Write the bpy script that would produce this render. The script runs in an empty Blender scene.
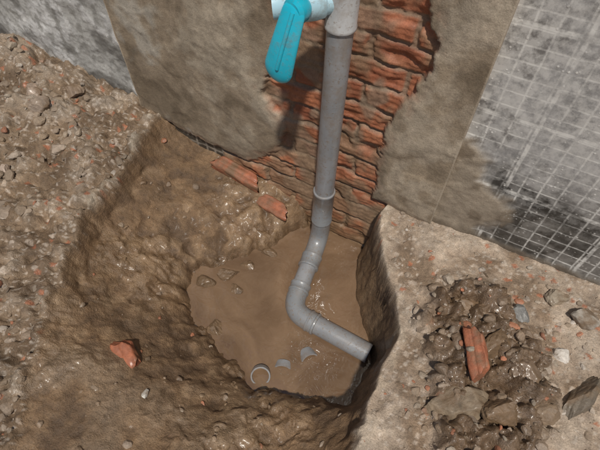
import bpy, math, numpy as np
from mathutils import Vector, Matrix
R = np.random.RandomState(7)
sc = bpy.context.scene
# ------------------------------------------------------------ noise helpers
_perm = np.random.RandomState(3).permutation(4096)
def _h(ix, iy, s=0):
    return _perm[(_perm[(ix + s*131) & 4095] + iy) & 4095]
def perlin(x, y, s=0):
    xi = np.floor(x).astype(np.int64); yi = np.floor(y).astype(np.int64)
    xf = x-xi; yf = y-yi
    u = xf*xf*xf*(xf*(xf*6-15)+10); v = yf*yf*yf*(yf*(yf*6-15)+10)
    def g(ix, iy, dx, dy):
        a = _h(ix, iy, s)*(2*np.pi/4096)
        return np.cos(a)*dx+np.sin(a)*dy
    a = g(xi, yi, xf, yf); b = g(xi+1, yi, xf-1, yf)
    c = g(xi, yi+1, xf, yf-1); d = g(xi+1, yi+1, xf-1, yf-1)
    return 1.5*((a*(1-u)+b*u)*(1-v)+(c*(1-u)+d*u)*v)
def fbm(x, y, f, o=4, s=0, gain=.5):
    r = 0; a = 1
    for i in range(o):
        ca, sa = math.cos(.6*i), math.sin(.6*i)
        r = r+a*perlin((x*ca-y*sa)*f+17.3*i, (x*sa+y*ca)*f-9.1*i, s+i); a *= gain; f *= 2.03
    return r
def worley(x, y, f, s=0):
    X = x*f; Y = y*f
    xi = np.floor(X).astype(np.int64); yi = np.floor(Y).astype(np.int64)
    best = np.full(X.shape, 9.); idd = np.zeros(X.shape)
    for dx in (-1, 0, 1):
        for dy in (-1, 0, 1):
            cx = xi+dx; cy = yi+dy
            h = _h(cx, cy, s); h2 = _h(cx+77, cy+31, s+5); h3 = _h(cx+7, cy+311, s+9)
            d = np.hypot(cx+h/4096.-X, cy+h2/4096.-Y)
            m = d < best
            best = np.where(m, d, best); idd = np.where(m, h3/4096., idd)
    return best, idd
def ss(a, b, x):
    t = np.clip((x-a)/(b-a), 0, 1); return t*t*(3-2*t)
def sdf(px, py, poly):   # positive inside
    P = np.array(poly, float); n = len(P)
    best = np.full(px.shape, 1e9); ins = np.zeros(px.shape, bool)
    for i in range(n):
        ax, ay = P[i]; bx, by = P[(i+1) % n]
        ex, ey = bx-ax, by-ay
        t = np.clip(((px-ax)*ex+(py-ay)*ey)/(ex*ex+ey*ey+1e-12), 0, 1)
        best = np.minimum(best, np.hypot(px-ax-t*ex, py-ay-t*ey))
        c = ((ay > py) != (by > py)) & (px < (bx-ax)*(py-ay)/(by-ay+1e-12)+ax)
        ins ^= c
    return np.where(ins, best, -best)
def mixc(c, col, m):
    return c*(1-m[..., None])+np.array(col)*m[..., None]
# ------------------------------------------------------------ mesh helpers
def grid_mesh(name, P, col, wet, mat, extra=None):
    ny, nx = P.shape[:2]
    me = bpy.data.meshes.new(name)
    idx = np.arange(nx*ny).reshape(ny, nx)
    q = np.stack([idx[:-1, :-1], idx[:-1, 1:], idx[1:, 1:], idx[1:, :-1]], -1).reshape(-1, 4)
    me.vertices.add(nx*ny); me.vertices.foreach_set('co', P.reshape(-1).astype(np.float32))
    me.loops.add(q.size); me.loops.foreach_set('vertex_index', q.reshape(-1).astype(np.int32))
    me.polygons.add(len(q)); me.polygons.foreach_set('loop_start', (np.arange(len(q))*4).astype(np.int32))
    me.polygons.foreach_set('loop_total', np.full(len(q), 4, np.int32))
    me.update(calc_edges=True)
    me.polygons.foreach_set('use_smooth', np.ones(len(q), bool))
    a = me.attributes.new('Col', 'FLOAT_COLOR', 'POINT')
    c4 = np.ones((nx*ny, 4), np.float32); c4[:, :3] = np.clip(col.reshape(-1, 3), 0, 1)
    a.data.foreach_set('color', c4.reshape(-1))
    a = me.attributes.new('Wet', 'FLOAT', 'POINT'); a.data.foreach_set('value', wet.reshape(-1).astype(np.float32))
    if extra is not None:
        a = me.attributes.new('Tile', 'FLOAT', 'POINT'); a.data.foreach_set('value', extra.reshape(-1).astype(np.float32))
    ob = bpy.data.objects.new(name, me); sc.collection.objects.link(ob)
    me.materials.append(mat); return ob
def py_mesh(name, V, Fc, mat, smooth=True, parent=None):
    me = bpy.data.meshes.new(name); me.from_pydata([tuple(v) for v in V], [], Fc); me.update()
    me.polygons.foreach_set('use_smooth', np.full(len(Fc), smooth, bool))
    ob = bpy.data.objects.new(name, me); sc.collection.objects.link(ob)
    me.materials.append(mat)
    if parent: ob.parent = parent
    return ob
# ------------------------------------------------------------ materials
def newmat(name):
    m = bpy.data.materials.new(name); m.use_nodes = True
    nt = m.node_tree; b = nt.nodes['Principled BSDF']
    return m, nt, b
def N(nt, t, **k):
    n = nt.nodes.new(t)
    for a, v in k.items(): setattr(n, a, v)
    return n
def noise(nt, tc, scale, detail=6, rough=.6, dist=0):
    n = N(nt, 'ShaderNodeTexNoise'); n.inputs['Scale'].default_value = scale
    n.inputs['Detail'].default_value = detail; n.inputs['Roughness'].default_value = rough
    n.inputs['Distortion'].default_value = dist
    nt.links.new(tc, n.inputs['Vector']); return n.outputs['Fac']
def maprange(nt, s, a, b, c, d):
    n = N(nt, 'ShaderNodeMapRange'); nt.links.new(s, n.inputs[0])
    for i, v in enumerate((a, b, c, d)): n.inputs[i+1].default_value = v
    return n.outputs[0]
def math_(nt, op, a, b=None, c=None):
    n = N(nt, 'ShaderNodeMath', operation=op)
    for i, v in enumerate((a, b, c)):
        if v is None: continue
        if isinstance(v, (int, float)): n.inputs[i].default_value = v
        else: nt.links.new(v, n.inputs[i])
    return n.outputs[0]
def mix(nt, f, a, b, mode='MIX'):
    n = N(nt, 'ShaderNodeMix', data_type='RGBA', blend_type=mode)
    for i, v in ((0, f), (6, a), (7, b)):
        if isinstance(v, (int, float)): n.inputs[i].default_value = v
        elif isinstance(v, tuple): n.inputs[i].default_value = (*v, 1)
        else: nt.links.new(v, n.inputs[i])
    return n.outputs[2]
def comb(nt, f):
    n = N(nt, 'ShaderNodeCombineColor')
    for i in range(3): nt.links.new(f, n.inputs[i])
    return n.outputs[0]
def bump(nt, h, strength, dist, b, prev=None):
    n = N(nt, 'ShaderNodeBump'); n.inputs['Strength'].default_value = strength; n.inputs['Distance'].default_value = dist
    nt.links.new(h, n.inputs['Height'])
    nt.links.new(n.outputs[0], b.inputs['Normal']); return n.outputs[0]
def attr_mat(name, bs=.7, bd=.003, contrast=.3, tile=False, dryr=.9, wetr=.3, coat=0.0):
    m, nt, b = newmat(name)
    tc = N(nt, 'ShaderNodeTexCoord').outputs['Object']
    col = N(nt, 'ShaderNodeAttribute', attribute_name='Col').outputs['Color']
    wet = N(nt, 'ShaderNodeAttribute', attribute_name='Wet').outputs['Fac']
    n1 = noise(nt, tc, 48, 6, .68); n2 = noise(nt, tc, 300, 2, .7); n3 = noise(nt, tc, 11, 3, .6, .4)
    k = math_(nt, 'MULTIPLY', maprange(nt, n1, .25, .75, 1-contrast, 1+contrast), maprange(nt, n2, .25, .75, 1-contrast*.9, 1+contrast*.9))
    k = math_(nt, 'MULTIPLY', k, maprange(nt, n3, .3, .7, .80, 1.20))
    c = mix(nt, 1.0, col, comb(nt, k), 'MULTIPLY')
    rough = math_(nt, 'ADD', math_(nt, 'MULTIPLY', wet, wetr-dryr), dryr)
    rough = math_(nt, 'ADD', rough, maprange(nt, n3, .3, .7, -.12, .12))
    h = math_(nt, 'ADD', math_(nt, 'MULTIPLY', n1, 1.0), math_(nt, 'MULTIPLY', n2, .25))
    if tile:
        t = N(nt, 'ShaderNodeAttribute', attribute_name='Tile').outputs['Fac']
        sx = N(nt, 'ShaderNodeSeparateXYZ'); nt.links.new(tc, sx.inputs[0])
        big_n = noise(nt, tc, 8, 4, .7)
        wob = math_(nt, 'MULTIPLY', math_(nt, 'SUBTRACT', n3, .5), .005)
        def lines(coord, per, w, off, soft=.0014):
            u = math_(nt, 'ADD', math_(nt, 'ADD', coord, wob), off)
            f = math_(nt, 'PINGPONG', u, per/2)
            return maprange(nt, f, w, w+soft, 1, 0)
        lx = lines(sx.outputs[0], .040, .0012, 3.0); lz = lines(sx.outputs[2], .032, .0011, 3.012)
        bx = lines(sx.outputs[0], .240, .0030, 3.03, .002); bz = lines(sx.outputs[2], .192, .0028, 3.07, .002)
        small = math_(nt, 'MULTIPLY', math_(nt, 'MAXIMUM', lx, lz), maprange(nt, big_n, .40, .60, .15, .9))
        big = math_(nt, 'MULTIPLY', math_(nt, 'MAXIMUM', bx, bz), maprange(nt, noise(nt, tc, 16, 3, .7), .40, .54, .1, .95))
        g = math_(nt, 'MULTIPLY', math_(nt, 'MAXIMUM', small, big), t)
        g = math_(nt, 'MULTIPLY', g, maprange(nt, n1, .36, .56, .25, 1))
        hi = maprange(nt, sx.outputs[2], .10, .42, .1, 1)
        smear = math_(nt, 'MULTIPLY', maprange(nt, math_(nt, 'ADD', math_(nt, 'MULTIPLY', n1, .6), math_(nt, 'MULTIPLY', big_n, .4)), .45, .57, 0, .85), math_(nt, 'MULTIPLY', t, hi))
        c = mix(nt, smear, c, (.54, .52, .49))
        c = mix(nt, g, c, (.66, .64, .60))
        vo = N(nt, 'ShaderNodeTexVoronoi'); vo.inputs['Scale'].default_value = 95; nt.links.new(tc, vo.inputs['Vector'])
        dots = math_(nt, 'MULTIPLY', maprange(nt, vo.outputs['Distance'], .14, .28, 1, 0), maprange(nt, noise(nt, tc, 26, 3, .7), .50, .62, 0, .9))
        dots = math_(nt, 'MULTIPLY', dots, t)
        c = mix(nt, dots, c, (.66, .64, .60))
        h = math_(nt, 'ADD', math_(nt, 'MULTIPLY', h, math_(nt, 'SUBTRACT', 1.0, math_(nt, 'MULTIPLY', t, .8))), math_(nt, 'MULTIPLY', dots, .2))
        h = math_(nt, 'SUBTRACT', h, math_(nt, 'MULTIPLY', g, .06))
        rough = math_(nt, 'ADD', rough, math_(nt, 'MULTIPLY', math_(nt, 'MAXIMUM', smear, g), .45))
    nt.links.new(c, b.inputs['Base Color']); nt.links.new(rough, b.inputs['Roughness'])
    if coat:
        nt.links.new(math_(nt, 'MULTIPLY', math_(nt, 'POWER', wet, 1.6), coat), b.inputs['Coat Weight']); b.inputs['Coat Roughness'].default_value = .22
        b.inputs['Coat IOR'].default_value = 1.36
    bump(nt, h, bs, bd, b); return m
M_ground = attr_mat('muddy_ground', 1.0, .0065, .34, coat=.6)
M_wall = attr_mat('rough_render', .8, .0024, .24, wetr=.35, coat=.2)
M_tile = attr_mat('tile_face', .8, .0030, .18, tile=True, wetr=.30)
M_rub = attr_mat('rubble_mat', .8, .003, .28, wetr=.4, coat=.3)

# ------------------------------------------------------------ ground
def axis(lo, hi, st, far):
    mid = list(np.arange(lo, hi+1e-9, st)); s = st
    left = []; v = lo
    while v > -far: s *= 1.35; v -= s; left.append(v)
    s = st; v = mid[-1]; right = []
    while v < far: s *= 1.35; v += s; right.append(v)
    return np.array(left[::-1]+mid+right)
RIM = [(-.99, .96), (-.975, .78), (-.925, .556), (-.892, .379), (-.824, .249), (-.747, .1), (-.66, -.03), (-.58, -.16), (-.40, -.25),
       (.0, -.15), (.03, .069), (.006, .189), (.006, .368), (.006, .471), (-.042, .564), (-.115, .657), (-.165, .774), (-.16, .96)]
POOL = [(-.617, .494), (-.535, .573), (-.48, .69), (-.42, .767), (-.40, .86), (-.19, .86), (-.165, .745), (-.11, .65), (-.05, .54), (-.04, .43),
        (-.06, .37), (-.16, .3), (-.28, .26), (-.41, .3), (-.5, .33), (-.59, .37), (-.62, .43)]
HEAP = [(.0, .62), (.10, .70), (.22, .70), (.31, .62), (.36, .52), (.36, .40), (.33, .28), (.22, .22), (.13, .28), (.09, .40), (.03, .50)]
def ground_fields(x, y):
    n_lo = fbm(x, y, 7, 3, 1); n_mid = fbm(x, y, 22, 4, 11); n_hi = fbm(x, y, 80, 3, 21); n_xl = fbm(x, y, 3.1, 2, 171)
    w1, id1 = worley(x+.010*n_mid, y+.010*n_hi, 24, 2); w2, id2 = worley(x+.004*n_hi, y+.003*n_mid, 58, 4); w3, id3 = worley(x, y, 130, 6)
    cutz = ss(-.28, -.17, x)*ss(.27, .36, y)
    sm = fbm(x, y, 9, 2, 5)
    dr = sdf(x, y, RIM)+(.014*n_lo+.007*n_mid)*(1-cutz)+.007*sm*cutz+.003*n_mid*cutz
    dpo = -sdf(x, y, POOL)+(.014*n_lo+.012*n_mid)
    dp = np.maximum(dpo, 0)
    inside = dr > 0; ins = ss(-.004, .012, dr)
    t = np.where(inside, dr/(dr+dp+1e-6), 0)
    steep = np.interp(t, [0, .10, .34, .75, .93, 1], [0, -.06, -.11, -.165, -.215, -.262])
    gentle = np.interp(t, [0, .3, .72, .86, 1], [0, -.025, -.085, -.15, -.262])
    wgt = ss(.32, .02, y)*ss(-.10, -.25, x)
    z = steep*(1-wgt)+gentle*wgt
    cut = cutz*inside
    zc = np.interp(dr, [0, .004, .014, .030, .046, .06], [0, -.014, -.12, -.20, -.262, -.28])
    z = np.where(inside, z*(1-cut)+np.minimum(zc, 0)*cut, z)
    z = z-np.clip(-dpo, 0, .1)*.6*inside*(1-cut)
    slab = ss(-.30, -.1, x)*(1-ins)
    heapd = sdf(x, y, HEAP)+.02*n_lo+.012*n_mid
    heap = ss(0, .05, heapd)*(1-ins)
    left = (1-ss(-.30, -.1, x))*(1-ins)
    var = .55+.6*ss(-.5, .6, n_xl+.3*n_lo)
    rough = .30*slab+1.0*left+.80*ins*var+.9*heap
    rough = rough*(1-.7*cut)
    clod = np.sqrt(np.maximum(0, .50-w1))*(id1 > .45)*(.3+id1)*.7
    clod2 = np.sqrt(np.maximum(0, .45-w2))*(id2 > .5)*(.3+id2)*.7
    ridge = (1-np.abs(n_mid))**2-.4
    z = z+rough*(.014*n_lo+.008*n_mid*(1-.4*ins)+.0035*n_hi+.017*clod*(.35+.65*(left+heap+ins*ss(-.3, .5, n_xl)))+.006*clod2+.003*ridge)+slab*.003*n_mid
    z = z+.035*heap*(1+.5*n_mid)
    pile = ss(-1.15, -1.45, x)*ss(.35, .75, y)
    z = z+pile*(.05+.03*n_lo)+left*.010*(1+n_mid)
    far = np.maximum(np.abs(x)-3, 0)+np.maximum(np.abs(y)-3, 0)
    z = np.where(far > 0, 0.0*z, z)
    # colours
    c = np.zeros(x.shape+(3,))+np.array([.215, .150, .095])
    c = mixc(c, (.285, .220, .160), left*ss(-.1, .7, n_lo+.4*n_mid))
    c = mixc(c, (.125, .079, .044), left*ss(-.1, .7, -n_lo+.5*n_mid+.4*n_xl)*.85)
    c = mixc(c, (.175, .107, .056), ins*1.0)
    c = mixc(c, (.27, .178, .102), ins*ss(-.1, .7, n_mid+.8*n_xl)*.75)
    c = mixc(c, (.090, .054, .030), ins*ss(.1, .9, -n_mid-.6*n_lo-.5*n_xl)*.65)
    c = mixc(c, (.23, .168, .112), ins*wgt*ss(-.2, .5, n_lo)*.5)
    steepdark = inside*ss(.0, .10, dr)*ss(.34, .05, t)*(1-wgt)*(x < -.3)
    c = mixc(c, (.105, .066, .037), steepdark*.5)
    c = mixc(c, (.330, .253, .187), slab)
    c = mixc(c, (.43, .345, .265), slab*ss(.0, .6, n_lo+n_mid*.5)*.8)
    c = mixc(c, (.19, .130, .083), slab*ss(.0, .7, -n_lo+n_mid*.6+.5*n_xl)*.85)
    c = mixc(c, (.125, .076, .041), heap*.92)
    c = mixc(c, (.20, .132, .076), cut*ss(-.5, .5, n_mid)*.9)
    lip = ss(-.030, -.012, dr)*ss(.008, .0, dr)*(x > -.3)
    c = mixc(c, (.44, .365, .28), lip*.5*ss(-.4, .3, n_mid))
    lipL = ss(-.022, -.006, dr)*ss(.010, .0, dr)*(x < -.5)*(y > .40)
    c = mixc(c, (.44, .38, .30), lipL*.55*ss(-.2, .3, n_mid))
    out = (left+slab)*(1-heap)
    c = mixc(c, (.48, .41, .34), (id3 > .86)*(w3 < .42)*out*.7)
    c = mixc(c, (.43, .35, .28), ((id2 > .88)*(w2 < .36))*out*.7)
    c = mixc(c, (.35, .13, .065), (id2 < .06)*(w2 < .4)*out*.8)
    wet = .55*left+.15*slab+.85*ins+.85*heap
    wet = wet*(.35+.65*ss(-.3, .5, n_xl+.6*n_lo))
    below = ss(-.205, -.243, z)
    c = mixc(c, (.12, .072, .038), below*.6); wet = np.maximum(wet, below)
    sl = ss(-.02, -.06, z)*ins*ss(1.0, .5, t+0*x)*(1-cut)
    X = x+(sl*.010+cut*ss(-.02, -.06, z)*.007)*perlin(y*22, z*40, 200); Y = y+sl*.008*perlin(x*26, z*45, 210)
    return X, Y, z, c, wet
gx = np.concatenate([axis(-1.95, -.20, .0042, 40)])
gx = gx[gx <= -.20]
gx = np.concatenate([gx, np.arange(-.1985, .03, .0024), np.arange(.033, .72, .0042)]); v = gx[-1]; s = .0042
while v < 40: s *= 1.35; v += s; gx = np.append(gx, v)
gy = axis(-.40, .90, .0042, 40)
X, Y = np.meshgrid(gx, gy)
Xd, Yd, Z, C, Wt = ground_fields(X, Y)
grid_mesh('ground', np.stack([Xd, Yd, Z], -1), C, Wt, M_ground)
def gidx(x, y):
    return np.clip(np.searchsorted(gy, y), 0, len(gy)-1), np.clip(np.searchsorted(gx, x), 0, len(gx)-1)
def gz(x, y): return Z[gidx(x, y)]
def gc(x, y): return C[gidx(x, y)]
# ------------------------------------------------------------ water
m, nt, b = newmat('muddy_water')
tc = N(nt, 'ShaderNodeTexCoord').outputs['Object']
nn = noise(nt, tc, 6, 4, .55, 1.0)
nt.links.new(mix(nt, maprange(nt, nn, .3, .7, 0, 1), (.115, .067, .037), (.215, .137, .082)), b.inputs['Base Color'])
b.inputs['Roughness'].default_value = .04; b.inputs['IOR'].default_value = 1.45
b.inputs['Coat Weight'].default_value = 1.0; b.inputs['Coat Roughness'].default_value = .02; b.inputs['Coat IOR'].default_value = 1.6
n_ = N(nt, 'ShaderNodeBump'); n_.inputs['Strength'].default_value = .5; n_.inputs['Distance'].default_value = .008
nt.links.new(noise(nt, tc, 20, 3, .5, .5), n_.inputs['Height']); nt.links.new(n_.outputs[0], b.inputs['Coat Normal']); nt.links.new(n_.outputs[0], b.inputs['Normal'])
py_mesh('puddle_water', [(-.75, .2, -.246), (.0, .2, -.246), (.0, .88, -.246), (-.75, .88, -.246)], [(0, 1, 2, 3)], m)

# ------------------------------------------------------------ walls
def wall_axis(lo, hi, st, far_lo, far_hi):
    a = list(np.arange(lo, hi, st))+[hi]
    s = st; v = lo; l = []
    while v > far_lo: s *= 1.3; v = max(v-s, far_lo); l.append(v)
    s = st; v = hi; r = []
    while v < far_hi: s *= 1.3; v = min(v+s, far_hi); r.append(v)
    return np.array(l[::-1]+a+r)
BR = [(-.504, .505), (-.512, .358), (-.558, .239), (-.49, .171), (-.528, .051), (-.640, -.055), (-.80, -.05), (-.985, -.022), (-1.2, -.01), (-1.2, -.9), (.1, -.9), (.02, -.03),
      (-.12, -.012), (-.21, .005), (-.215, .266), (-.188, .336), (-.150, .443), (-.15, .5), (-.176, .587), (-.18, .9), (-.25, 1.15), (-.45, 1.1), (-.50, .8)]
x0, x1 = -1.056, -.036
xs = np.concatenate([[x0, x0], wall_axis(x0, x1, .0040, x0, x1), [x1, x1]])
zs = wall_axis(-.42, .75, .0040, -.6, 2.4)
X2, Z2 = np.meshgrid(xs, zs)
nx_ = fbm(X2, Z2, 2.3, 3, 35); nl = fbm(X2, Z2, 5, 3, 31); nm = fbm(X2, Z2, 20, 4, 41); nh = fbm(X2, Z2, 80, 3, 51)
db = sdf(X2, Z2, BR)+.010*nm+.004*nh+.014*nl
br = ss(-.003, .008, db)
ed = ss(-.03, .0, db)*(1-br)
rmod = .15+.85*ss(-.1, .6, nx_+.4*nl)
y_r = .81-.005*nl-.0018*nm*rmod-.0006*nh*rmod+ed*.005
y_r = y_r-.0015*ss(.1, .2, fbm(X2*.8, Z2, 4, 3, 46))
cz = (Z2+.006*nl+.0025*nm)/.060
ci = np.floor(cz); fz = cz-ci
xo = X2+(ci % 2)*.095+.008*nm
bi = np.floor(xo/.19); fx = xo/.19-bi
rnd = _h(bi.astype(np.int64)+50, ci.astype(np.int64)+90, 3)/4096.
saw = np.abs(fz-.5)*2
prof = .0010*np.cos(fz*2*np.pi*4+1.2*nm)*(saw < .8)*(rnd > .25)
joint = np.clip(ss(.72, .90, saw)+ss(.050, .025, np.minimum(fx, 1-fx)), 0, 1)
scoop = ss(.1, .6, fbm(X2*.55, Z2, 14, 2, 61))*.009
fill = ss(.08, .40, fbm(X2, Z2, 8, 3, 63))
jd = joint*(.0075+.004*nm)*(1-.7*fill)
y_b = .824+(prof+(rnd-.5)*.010+scoop*(1-.5*joint))*(1-.6*fill)+jd-.0022*nm-.0013*nh
y_b = y_b-.010*ss(-.02, -.2, Z2)
Y2 = y_r*(1-br)+y_b*br
cR = np.zeros(X2.shape+(3,))+np.array([.265, .207, .145])
cR = mixc(cR, (.35, .292, .22), ss(-.1, .6, nl+.5*nm+.6*nx_))
cR = mixc(cR, (.155, .117, .077), ss(.0, .7, -nl+.5*nm-.6*nx_)*.85)
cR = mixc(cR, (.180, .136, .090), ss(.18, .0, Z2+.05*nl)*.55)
cR = mixc(cR, (.40, .33, .25), (X2 > -.3)*ss(-.3, .3, nm+nl)*.55)
cR = mixc(cR, (.36, .34, .30), (X2 < -.85)*ss(.0, .5, nl+.4*nm)*.5)
cR = mixc(cR, (.30, .16, .095), ed*.4*ss(-.3, .3, nm))
cB = np.zeros(X2.shape+(3,))+np.array([.375, .140, .066])
cB = mixc(cB, (.27, .088, .044), np.clip(rnd*1.1-.2, 0, 1))
cB = mixc(cB, (.44, .20, .107), ss(.1, .7, nm)*.5)
cB = mixc(cB, (.17, .055, .030), ss(.2, .8, -nm)*.5)
cB = mixc(cB, (.225, .160, .108), joint*ss(-.9, -.1, nl+.4)*.85)
cB = mixc(cB, (.27, .205, .143), fill*.65)
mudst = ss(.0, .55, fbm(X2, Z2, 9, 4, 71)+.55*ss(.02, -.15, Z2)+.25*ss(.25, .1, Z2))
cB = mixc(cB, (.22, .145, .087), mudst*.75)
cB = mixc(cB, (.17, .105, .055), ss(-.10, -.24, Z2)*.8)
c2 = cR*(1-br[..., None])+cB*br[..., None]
tl = ss(-.72, -.745, X2+.02*nm)*ss(.0, -.012, Z2)*br
Y2 = Y2*(1-tl)+(.825)*tl
c2 = mixc(c2, (.050, .044, .036), tl)
ln = np.maximum(ss(.0045, .002, np.abs((X2+.01*nl) % .036-.018)), ss(.0045, .002, np.abs((Z2+.006*nl) % .030-.015)))
c2 = mixc(c2, (.34, .30, .25), tl*ln*.75*ss(-.5, .1, nm))
wet2 = .25*(1-br)+.45*br+.4*tl+.4*ss(.02, -.2, Z2)
Y2[:, 0] = .95; Y2[:, -1] = .95; c2[:, -3:] = np.array([.19, .15, .11]); c2[:, :2] = np.array([.12, .10, .08])
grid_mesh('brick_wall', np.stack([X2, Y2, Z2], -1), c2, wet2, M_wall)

def tilewall(name, xs, zs, right):
    X, Zz = np.meshgrid(xs, zs)
    nl = fbm(X, Zz, 4, 4, 81); nm = fbm(X, Zz, 18, 4, 91); nh = fbm(X, Zz, 75, 3, 95)
    if right:
        BL = [(-.2, .33), (.0, .30), (.045, .27), (.04, .20), (.12, .17), (.13, .09), (.09, .04), (.06, -.2), (-.2, -.2)]
        cm = ss(-.010, .022, sdf(X, Zz, BL)+.012*nm+.012*nl)
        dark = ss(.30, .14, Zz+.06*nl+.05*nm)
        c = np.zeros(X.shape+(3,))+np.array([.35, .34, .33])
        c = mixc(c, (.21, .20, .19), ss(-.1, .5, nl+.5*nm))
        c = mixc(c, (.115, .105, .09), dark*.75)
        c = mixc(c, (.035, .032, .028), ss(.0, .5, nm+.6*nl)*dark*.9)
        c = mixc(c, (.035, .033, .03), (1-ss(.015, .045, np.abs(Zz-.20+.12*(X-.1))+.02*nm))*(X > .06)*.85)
        c = mixc(c, (.29, .237, .178), cm)
        c = mixc(c, (.19, .148, .105), cm*ss(.1, .6, nm+.5*nl))
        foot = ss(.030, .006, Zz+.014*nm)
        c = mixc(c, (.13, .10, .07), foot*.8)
        Yy = .835-cm*(.007+.0018*nm+.0005*nh)-.0006*nm-foot*.005
        tile = (1-cm)*(1-foot)
        wet = .30+.60*tile
    else:
        c = np.zeros(X.shape+(3,))+np.array([.40, .39, .365])
        c = mixc(c, (.54, .53, .51), ss(.0, .5, nl+.6*nm))
        st = fbm(X*.6+Zz*.5, Zz-X*.3, 9, 5, 99)
        c = mixc(c, (.12, .112, .10), ss(.08, .5, st)*.85)
        c = mixc(c, (.22, .21, .19), ss(.1, .5, fbm(X, Zz, 30, 4, 103))*.7)
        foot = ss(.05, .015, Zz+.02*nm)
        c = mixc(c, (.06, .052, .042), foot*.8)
        Yy = .835-.002*nm-.001*nh-.004*nl
        tile = np.zeros(X.shape); wet = .45+0*X
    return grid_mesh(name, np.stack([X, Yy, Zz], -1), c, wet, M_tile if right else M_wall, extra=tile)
zs2 = wall_axis(-.1, .72, .004, -.3, 2.4)
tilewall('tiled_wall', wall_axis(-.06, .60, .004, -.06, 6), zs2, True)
tilewall('plaster_wall', wall_axis(-1.95, -1.04, .005, -7, -1.04), zs2, False)
m_body, nt, b = newmat('cement_block'); b.inputs['Base Color'].default_value = (.27, .23, .18, 1); b.inputs['Roughness'].default_value = .9
tcb = N(nt, 'ShaderNodeTexCoord').outputs['Object']; bump(nt, noise(nt, tcb, 40, 6), .5, .01, b)
V = [(x, y, z) for x in (-7, 6) for y in (.90, 1.05) for z in (-.6, 2.42)]
py_mesh('wall_core', V, [(0, 1, 3, 2), (4, 6, 7, 5), (0, 4, 5, 1), (2, 3, 7, 6), (1, 5, 7, 3), (0, 2, 6, 4)], m_body, False)

# ------------------------------------------------------------ PVC pipes
def pvc(name, base, mud=.5, rough=.32):
    m, nt, b = newmat(name)
    tc = N(nt, 'ShaderNodeTexCoord').outputs['Object']
    ml = maprange(nt, noise(nt, tc, 20, 6, .72), .58-.14*mud, .74, 0, .75)
    ms = maprange(nt, noise(nt, tc, 150, 3, .6), .58, .66, 0, .8)
    mm = math_(nt, 'MAXIMUM', ml, math_(nt, 'MULTIPLY', ms, mud))
    k = maprange(nt, noise(nt, tc, 12, 3), .3, .7, .86, 1.14)
    c = mix(nt, 1.0, base, comb(nt, k), 'MULTIPLY')
    nt.links.new(mix(nt, mm, c, (.20, .14, .09)), b.inputs['Base Color'])
    nt.links.new(math_(nt, 'ADD', math_(nt, 'MULTIPLY', mm, .35), rough), b.inputs['Roughness'])
    b.inputs['Coat Weight'].default_value = .5; b.inputs['Coat Roughness'].default_value = .12
    bump(nt, mm, .5, .0010, b); return m
M_pipe = pvc('grey_pvc', (.250, .255, .265), .75, .34)
M_fit = pvc('grey_pvc_fitting', (.230, .238, .246), .8, .34)
M_top = pvc('pale_grey_pvc', (.42, .42, .42), .6, .3)
M_in, nt, b = newmat('pipe_bore'); b.inputs['Base Color'].default_value = (.05, .048, .045, 1)
def sweep(name, pts, rad, mat, parent=None, seg=40, ry=None, wall=None, cap=True):
    P = [Vector(p) for p in pts]; n = len(P)
    T = [(P[min(i+1, n-1)]-P[max(i-1, 0)]).normalized() for i in range(n)]
    up = Vector((0, 0, 1)) if abs(T[0].z) < .9 else Vector((1, 0, 0))
    u = T[0].cross(up).normalized(); V = []; F = []
    if isinstance(rad, (int, float)): rad = [rad]*n
    if ry is None: ry = rad
    elif isinstance(ry, (int, float)): ry = [ry]*n
    frames = []
    for i in range(n):
        u = (u-T[i]*u.dot(T[i])).normalized(); w = T[i].cross(u); frames.append((u.copy(), w))
    def ring(i, dr=0):
        u, w = frames[i]; s = len(V)
        for k in range(seg):
            a = 2*math.pi*k/seg
            V.append(P[i]+u*((rad[i]+dr)*math.cos(a))+w*((ry[i]+dr)*math.sin(a)))
        return s
    def join(a, b):
        for k in range(seg): F.append((a+k, a+(k+1) % seg, b+(k+1) % seg, b+k))
    rs = [ring(i) for i in range(n)]
    for i in range(n-1): join(rs[i], rs[i+1])
    if wall:
        ri = [ring(i, -wall) for i in range(n)]
        for i in range(n-1): join(ri[i+1], ri[i])
        join(ri[0], rs[0]); join(rs[-1], ri[-1])
    elif cap:
        F.append(tuple(rs[0]+k for k in range(seg))[::-1]); F.append(tuple(rs[-1]+k for k in range(seg)))
    ob = py_mesh(name, V, F, mat, True, parent)
    md = ob.modifiers.new('b', 'EDGE_SPLIT'); md.split_angle = math.radians(40)
    return ob
def empty(name):
    e = bpy.data.objects.new(name, None); sc.collection.objects.link(e); return e
def arc(p0, c, p1, r, n=14):
    p0, c, p1 = Vector(p0), Vector(c), Vector(p1)
    a = (p0-c).normalized(); b = (p1-c).normalized(); o = []
    for i in range(n+1):
        t = i/n; o.append((c+a*r)*(1-t)**2+c*2*t*(1-t)+(c+b*r)*t*t)
    return o
def lip_tube(name, a, b, r, mat, parent, lip=.0014):
    a = Vector(a); b = Vector(b); L = (b-a).length
    s = [(0, r-.003), (.0012, r+lip*.6), (.003, r+lip), (.007, r+lip), (.009, r), (L-.009, r), (L-.007, r+lip), (L-.003, r+lip), (L-.0012, r+lip*.6), (L, r-.003)]
    return sweep(name, [a.lerp(b, t/L) for t, _ in s], [q for _, q in s], mat, parent)
pipe = empty('pvc_water_pipe')
top = Vector((-.306, .75, 1.25)); C1 = Vector((-.338, .75, -.195)); C2 = Vector((-.300, .492, -.222)); E = Vector((-.046, .484, -.224))
def on(a, b, d): return a+(b-a).normalized()*d
sweep('riser', [top, on(C1, top, .06)], .0270, M_pipe, pipe, wall=.004)
lip_tube('coupling', on(C1, top, .095), on(C1, top, .235), .0300, M_fit, pipe)
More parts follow.
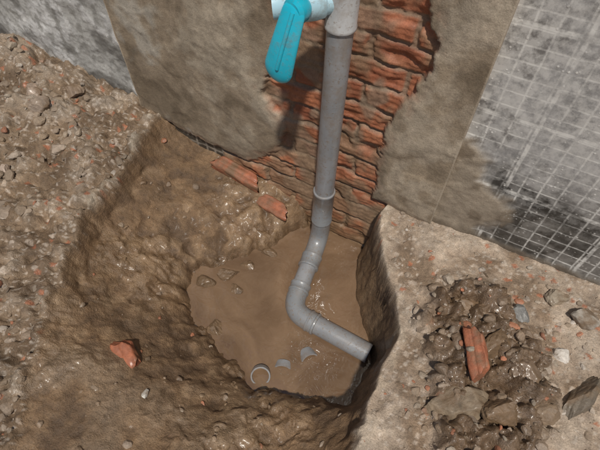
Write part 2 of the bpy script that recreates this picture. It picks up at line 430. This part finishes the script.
sweep('lower_elbow', [on(C1, top, .10)]+arc(top, C1, C2, .065)+[on(C1, C2, .09)], .0290, M_fit, pipe)
lip_tube('elbow_socket', on(C1, C2, .070), on(C1, C2, .115), .0312, M_fit, pipe)
sweep('short_run', [on(C1, C2, .08), on(C2, C1, .05)], .0272, M_pipe, pipe)
sweep('right_angle_elbow', [on(C2, C1, .085)]+arc(C1, C2, E, .052)+[on(C2, E, .085)], .0300, M_fit, pipe)
lip_tube('elbow_rim_a', on(C2, C1, .060), on(C2, C1, .090), .0308, M_fit, pipe)
lip_tube('elbow_rim_b', on(C2, E, .058), on(C2, E, .088), .0310, M_fit, pipe, .002)
sweep('open_run', [on(C2, E, .06), E], .0278, M_pipe, pipe, wall=.0035)
sweep('bore', [on(E, C2, .004), on(E, C2, .12)], .0235, M_in, pipe, wall=.0005)
lip_tube('upper_sleeve', on(top, C1, .725), on(top, C1, .52), .0305, M_top, pipe)
def ringcut(name, c, axis_, r, L, part=1.0, start=0):
    seg = 48; ax = Vector(axis_).normalized(); u = ax.cross(Vector((0, 0, 1))).normalized(); w = ax.cross(u); V = []; F = []
    n = int(seg*part)
    for k in range(n+1):
        a = start+2*math.pi*k/seg; d = u*math.cos(a)+w*math.sin(a)
        for rr, ll in ((r, 0), (r, L), (r-.004, L), (r-.004, 0)): V.append(Vector(c)+d*rr+ax*(ll-L/2))
    for k in range(n):
        for j in range(4): F.append((k*4+j, k*4+(j+1) % 4, k*4+4+(j+1) % 4, k*4+4+j))
    if part < 1: F += [(0, 1, 2, 3), (n*4+3, n*4+2, n*4+1, n*4)]
    ob = py_mesh(name, V, F, M_pipe, True); md = ob.modifiers.new('b', 'EDGE_SPLIT'); md.split_angle = math.radians(40)
ringcut('pipe_offcut', (-.283, .292, -.240), (.35, -.55, .75), .027, .016)
ringcut('pipe_offcut', (-.195, .405, -.262), (.65, -.5, .35), .027, .03, .5, math.pi*1.0)
ringcut('pipe_offcut', (-.243, .345, -.263), (.3, -.8, .25), .027, .02, .45, math.pi*1.0)

# ------------------------------------------------------------ valve with blue lever
valve = empty('blue_ball_valve')
M_cy = pvc('cyan_plastic', (.012, .42, .56), .2, .25); M_pb = pvc('pale_blue_plastic', (.42, .62, .70), .45, .3)
s = [(-.330, .742, .578), (-.345, .732, .577), (-.348, .731, .577), (-.362, .722, .577), (-.378, .712, .575), (-.395, .702, .574), (-.399, .700, .574), (-.43, .682, .571)]
sweep('valve_body', s, [.021, .022, .027, .031, .031, .028, .025, .024], M_pb, valve, wall=.004)
sweep('stem', [(-.370, .715, .58), (-.376, .668, .582)], .013, M_pb, valve)
sweep('handle_hub', [(-.372, .690, .581), (-.3735, .680, .5813), (-.376, .664, .582), (-.377, .660, .582)], [.020, .024, .024, .018], M_cy, valve)
lp = []; rw = []; rt = []
for i in range(33):
    t = i/32
    a = Vector((-.372, .668, .600)); bq = Vector((-.384, .640, .53)); cq = Vector((-.408, .645, .444))
    lp.append(a*(1-t)**2+bq*2*t*(1-t)+cq*t*t)
    e = math.sqrt(max(0.0, 1-((t-.80)/.20)**2)) if t > .80 else 1
    e0 = math.sqrt(max(0.0, 1-((.12-t)/.12)**2)) if t < .12 else 1
    w = (.022+.012*t)*max(e, .04)*max(e0, .15); rw.append(w); rt.append((.0075+.006*t)*max(e, .04)*max(e0, .15))
sweep('lever', lp, rt, M_cy, valve, ry=rw)
sweep('lever_rib', [p+Vector((.002, -.0085-.005*i/32, .0)) for i, p in enumerate(lp)][3:26], .0042, M_cy, valve, seg=16)

# ------------------------------------------------------------ stones
import bmesh
def ico(sub):
    bm = bmesh.new(); bmesh.ops.create_icosphere(bm, subdivisions=sub, radius=1)
    V = np.array([v.co[:] for v in bm.verts]); F = np.array([[v.index for v in f.verts] for f in bm.faces]); bm.free(); return V, F
IV, IF = ico(2)
def chunky(V, r, k=9, lo=.5, hi=.92):
    V = V.copy()
    for _ in range(k):
        n = r.normal(size=3); n /= np.linalg.norm(n); d = r.uniform(lo, hi)
        s = V@n; m = s > d; V[m] -= np.outer(s[m]-d, n)
    return V
palette = [(.34, .29, .23), (.27, .21, .155), (.40, .34, .28), (.21, .155, .105), (.30, .23, .17), (.39, .31, .24), (.36, .14, .075), (.54, .50, .45)]
pp = [.16, .2, .08, .24, .15, .07, .08, .02]
def scatter(name, pts, sizes, seed, blend=.5, wet=.4, sink=(-.5, .12)):
    r = np.random.RandomState(seed); AV = []; AF = []; AC = []; off = 0
    for (x, y), s in zip(pts, sizes):
        V = chunky(IV, r)*np.array([1, r.uniform(.55, .95), r.uniform(.4, .75)])*s
        a = r.uniform(0, 6.28); tl = r.uniform(-.5, .5)
        Rz = np.array([[math.cos(a), -math.sin(a), 0], [math.sin(a), math.cos(a), 0], [0, 0, 1]])
        Rx = np.array([[1, 0, 0], [0, math.cos(tl), -math.sin(tl)], [0, math.sin(tl), math.cos(tl)]])
        V = V@(Rz@Rx).T+np.array([x, y, float(gz(x, y))+s*r.uniform(*sink)])
        AV.append(V); AF.append(IF+off); off += len(V)
        pi_ = r.choice(len(palette), p=pp)
        c = np.array(palette[pi_])*r.uniform(.75, 1.1)
        bl = blend*r.uniform(.6, 1.2)*(.4 if pi_ == 6 else 1); c = c*(1-bl)+gc(x, y)*bl
        AC.append(np.tile(c, (len(V), 1)))
    V = np.concatenate(AV); F = np.concatenate(AF); C_ = np.concatenate(AC)
    me = bpy.data.meshes.new(name); me.vertices.add(len(V)); me.vertices.foreach_set('co', V.reshape(-1).astype(np.float32))
    me.loops.add(F.size); me.loops.foreach_set('vertex_index', F.reshape(-1).astype(np.int32))
    me.polygons.add(len(F)); me.polygons.foreach_set('loop_start', (np.arange(len(F))*3).astype(np.int32)); me.polygons.foreach_set('loop_total', np.full(len(F), 3, np.int32))
    me.update(calc_edges=True)
    me.polygons.foreach_set('use_smooth', np.zeros(len(F), bool))
    a = me.attributes.new('Col', 'FLOAT_COLOR', 'POINT'); c4 = np.ones((len(V), 4), np.float32); c4[:, :3] = C_; a.data.foreach_set('color', c4.reshape(-1))
    a = me.attributes.new('Wet', 'FLOAT', 'POINT'); a.data.foreach_set('value', np.full(len(V), wet, np.float32))
    ob = bpy.data.objects.new(name, me); sc.collection.objects.link(ob); me.materials.append(M_rub); return ob
def candidates(n, box, f, r, smin, smax, pw=2.6):
    x = r.uniform(box[0], box[1], n); y = r.uniform(box[2], box[3], n)
    keep = f(x, y, r)
    s = smin+(smax-smin)*r.uniform(0, 1, n)**pw
    return list(zip(x[keep], y[keep])), s[keep]
drf = lambda x, y: sdf(x, y, RIM)
r = np.random.RandomState(5)
clump = lambda x, y, a: fbm(x, y, 6, 2, 140) > a
p1, s1 = candidates(3600, (-1.9, -.5, -.3, .80), lambda x, y, r: (drf(x, y) < -.005) & clump(x, y, -.1), r, .0025, .026, 4)
p2, s2 = candidates(2800, (-.2, .7, .0, .81), lambda x, y, r: (drf(x, y) < -.012) & clump(x, y, -.35), r, .0018, .013, 4)
p3, s3 = candidates(200, (.0, .38, .22, .70), lambda x, y, r: sdf(x, y, HEAP) > 0, r, .005, .022, 2)
p4, s4 = candidates(700, (-.95, -.03, -.2, .78), lambda x, y, r: (drf(x, y) > .03) & (sdf(x, y, POOL) < .0), r, .002, .015, 4)
scatter('rubble', p1, s1, 11, .6, .3); scatter('gravel', p2, s2, 12, .45, .2); scatter('mud_clods', p3+p4, list(s3)+list(s4), 13, .8, .75)

SV, SF = ico(5)
def rock_mat(name, c, wet=.4, r0=.75, mud=.5):
    m, nt, b = newmat(name); tc = N(nt, 'ShaderNodeTexCoord').outputs['Object']
    n1 = noise(nt, tc, 45, 6, .7); n2 = noise(nt, tc, 18, 4, .6)
    cc = mix(nt, maprange(nt, n1, .3, .7, 0, 1), tuple(v*.6 for v in c), tuple(min(1, v*1.3) for v in c))
    cc = mix(nt, maprange(nt, n2, .60-.2*mud, .62, 0, .85), cc, (.16, .103, .058))
    nt.links.new(cc, b.inputs['Base Color']); b.inputs['Roughness'].default_value = r0-.3*wet
    b.inputs['Coat Weight'].default_value = wet*.35; b.inputs['Coat Roughness'].default_value = .22
    bump(nt, n1, .9, .005, b); return m
def rock(name, x, y, size, c, seed, z=None, rz=0, tilt=(0, 0), k=12, wet=.5, sink=.35, amp=.07):
    r = np.random.RandomState(seed); V = chunky(SV, r, k, .5, .9)
    V = V*(1+amp*fbm(V[:, 0]+V[:, 2]*.7, V[:, 1]-V[:, 2]*.6, 3, 4, seed))[:, None]
    V = V/np.abs(V).max(0)
    V = V*np.array(size)/2
    M = np.array((Matrix.Rotation(rz, 3, 'Z')@Matrix.Rotation(tilt[0], 3, 'X')@Matrix.Rotation(tilt[1], 3, 'Y')))
    V = V@M.T; zz = float(gz(x, y)) if z is None else z
    V = V+np.array([x, y, zz-V[:, 2].min()-sink*size[2]])
    ob = py_mesh(name, V, [tuple(int(q) for q in f) for f in SF], rock_mat(name+'_mat', c, wet), True)
    md = ob.modifiers.new('b', 'EDGE_SPLIT'); md.split_angle = math.radians(38); return ob
mudc = (.17, .108, .060)
rock('stone', .375, .715, (.075, .06, .05), (.30, .26, .215), 1, rz=.4, sink=.3)
rock('stone', .17, .375, (.15, .09, .06), (.22, .165, .11), 2, rz=.5, sink=.45)
rock('stone', .395, .515, (.05, .15, .05), (.15, .12, .088), 3, rz=-.35, sink=.25)
rock('stone', .24, .655, (.055, .05, .035), (.18, .175, .165), 4, rz=.4, wet=.2)
rock('stone', .31, .745, (.06, .05, .03), (.33, .27, .20), 5, rz=.9)
rock('stone', .345, .60, (.045, .04, .02), (.60, .55, .49), 6, rz=.2)
rock('stone', .12, .60, (.07, .05, .035), mudc, 7, rz=.2, wet=.9)
rock('stone', .20, .53, (.08, .05, .04), mudc, 8, rz=1.2, wet=.9)
rock('stone', .27, .50, (.07, .06, .045), (.19, .13, .085), 9, rz=.2, wet=.9)
rock('stone', .25, .40, (.09, .06, .04), mudc, 10, rz=.7, wet=.9)
rock('stone', .33, .44, (.06, .05, .03), (.22, .155, .10), 14, rz=.7, wet=.9)
rock('stone', .06, .665, (.035, .03, .02), (.40, .33, .26), 15)
rock('stone', -.545, .515, (.08, .05, .05), mudc, 21, z=-.25, rz=.5, wet=1, sink=.5)
rock('stone', -.51, .570, (.06, .045, .04), mudc, 22, z=-.25, rz=.1, wet=1, sink=.5)
rock('stone', -.585, .46, (.07, .05, .05), (.15, .095, .052), 23, z=-.25, wet=1, sink=.45)
rock('stone', -.47, .350, (.07, .055, .04), mudc, 24, z=-.25, wet=1, sink=.5)
rock('stone', -.47, .645, (.06, .04, .04), mudc, 25, z=-.25, wet=1, sink=.5)
rock('stone', -.49, .48, (.05, .04, .03), mudc, 35, z=-.25, wet=1, sink=.5)
rock('stone', -1.215, .385, (.045, .04, .035), (.44, .34, .27), 26)
rock('stone', -1.38, .67, (.09, .07, .05), (.34, .26, .20), 27, rz=.4)
rock('stone', -1.30, .62, (.08, .06, .05), (.30, .23, .175), 28, rz=1.4)
rock('stone', -1.15, .53, (.06, .05, .04), (.32, .25, .19), 29, rz=.4)
rock('stone', -1.28, .74, (.08, .06, .05), (.25, .18, .125), 30, rz=.4)
rock('stone', -1.10, .28, (.10, .08, .03), (.28, .215, .16), 32, rz=.4, sink=.55)
rock('stone', -.455, .085, (.018, .026, .014), (.62, .60, .55), 33)
def brick_chunk(name, c, L, W, H, rz, tilt, seed, mud=.6):
    nx, ny = 70, 64; V = []; F = []
    M = Matrix.Translation(Vector(c))@Matrix.Rotation(rz, 4, 'Z')@Matrix.Rotation(tilt[0], 4, 'X')@Matrix.Rotation(tilt[1], 4, 'Y')
    for i in range(nx+1):
        u = i/nx
        for j in range(ny):
            a = 2*math.pi*j/ny; ca, sa = math.cos(a), math.sin(a)
            p = 5.0; rr = (abs(ca)**p+abs(sa)**p)**(-1/p)
            yy = ca*rr*W/2; zz = sa*rr*H/2
            if abs(sa*rr) > .97: zz -= math.copysign(.0013, sa)*(1 if (yy/(W/3)) % 1 > .55 else 0)
            wob = float(perlin(np.array([yy*45+seed]), np.array([zz*45+u*2.6]))[0])
            slant = (.22 if u < .5 else -.30)*yy*abs(2*u-1)
            jag = .010*float(perlin(np.array([yy*60+seed*3]), np.array([zz*60+(.5 if u < .5 else 7.5)]))[0])
            xx = (u-.5)*L+(jag+slant*2)*abs(2*u-1)**2
            e = 1-.16*abs(2*u-1)**7+.10*wob
            V.append(M@Vector((xx, yy*e, zz*e)))
    for i in range(nx):
        for j in range(ny): F.append((i*ny+j, i*ny+(j+1) % ny, (i+1)*ny+(j+1) % ny, (i+1)*ny+j))
    F.append(tuple(range(ny))[::-1]); F.append(tuple(nx*ny+j for j in range(ny)))
    py_mesh(name, V, F, rock_mat('brick_clay', (.34, .115, .056), .35, mud=mud), True).modifiers.new('b', 'EDGE_SPLIT').split_angle = math.radians(35)
brick_chunk('brick_fragment', (.165, .485, gz(.165, .485)+.012), .095, .042, .03, -1.15, (.5, .1), 3)
brick_chunk('brick_fragment', (-.555, .135, gz(-.555, .135)+.000), .075, .05, .03, -.6, (.3, .3), 4, .8)
brick_chunk('brick_fragment', (-.675, .797, -.115), .16, .05, .055, -.05, (.25, .20), 5, .9)
brick_chunk('brick_fragment', (-.52, .765, gz(-.52, .765)-.008), .10, .05, .03, -.1, (.3, .10), 6, 1.1)

# ------------------------------------------------------------ light + camera
w = bpy.data.worlds.new('World'); sc.world = w; w.use_nodes = True; nt = w.node_tree
sky = nt.nodes.new('ShaderNodeTexSky'); sky.sky_type = 'NISHITA'; sky.sun_disc = False
d = Vector((.28, -.50, 1.08)).normalized()
el = math.asin(d.z); sky.sun_elevation = el; sky.sun_rotation = math.atan2(d.x, d.y)
nt.links.new(sky.outputs[0], nt.nodes['Background'].inputs[0]); nt.nodes['Background'].inputs[1].default_value = .05
L = bpy.data.lights.new('sun', 'SUN'); L.energy = 3.35; L.angle = math.radians(2.5); L.color = (1, .95, .87)
lo = bpy.data.objects.new('sun', L); sc.collection.objects.link(lo); lo.rotation_euler = d.to_track_quat('Z', 'Y').to_euler()
cam = bpy.data.cameras.new('camera'); cam.lens = 27; cam.sensor_width = 36; cam.clip_start = .02; cam.clip_end = 200
co = bpy.data.objects.new('camera', cam); sc.collection.objects.link(co); sc.camera = co
co.location = (0, 0, 1)
a = math.radians(28.7); p = math.radians(54)
f = Vector((-math.sin(a)*math.cos(p), math.cos(a)*math.cos(p), -math.sin(p)))
co.rotation_euler = f.to_track_quat('-Z', 'Y').to_euler()
sc.view_settings.view_transform = 'Standard'; sc.view_settings.look = 'None'; sc.view_settings.exposure = 0
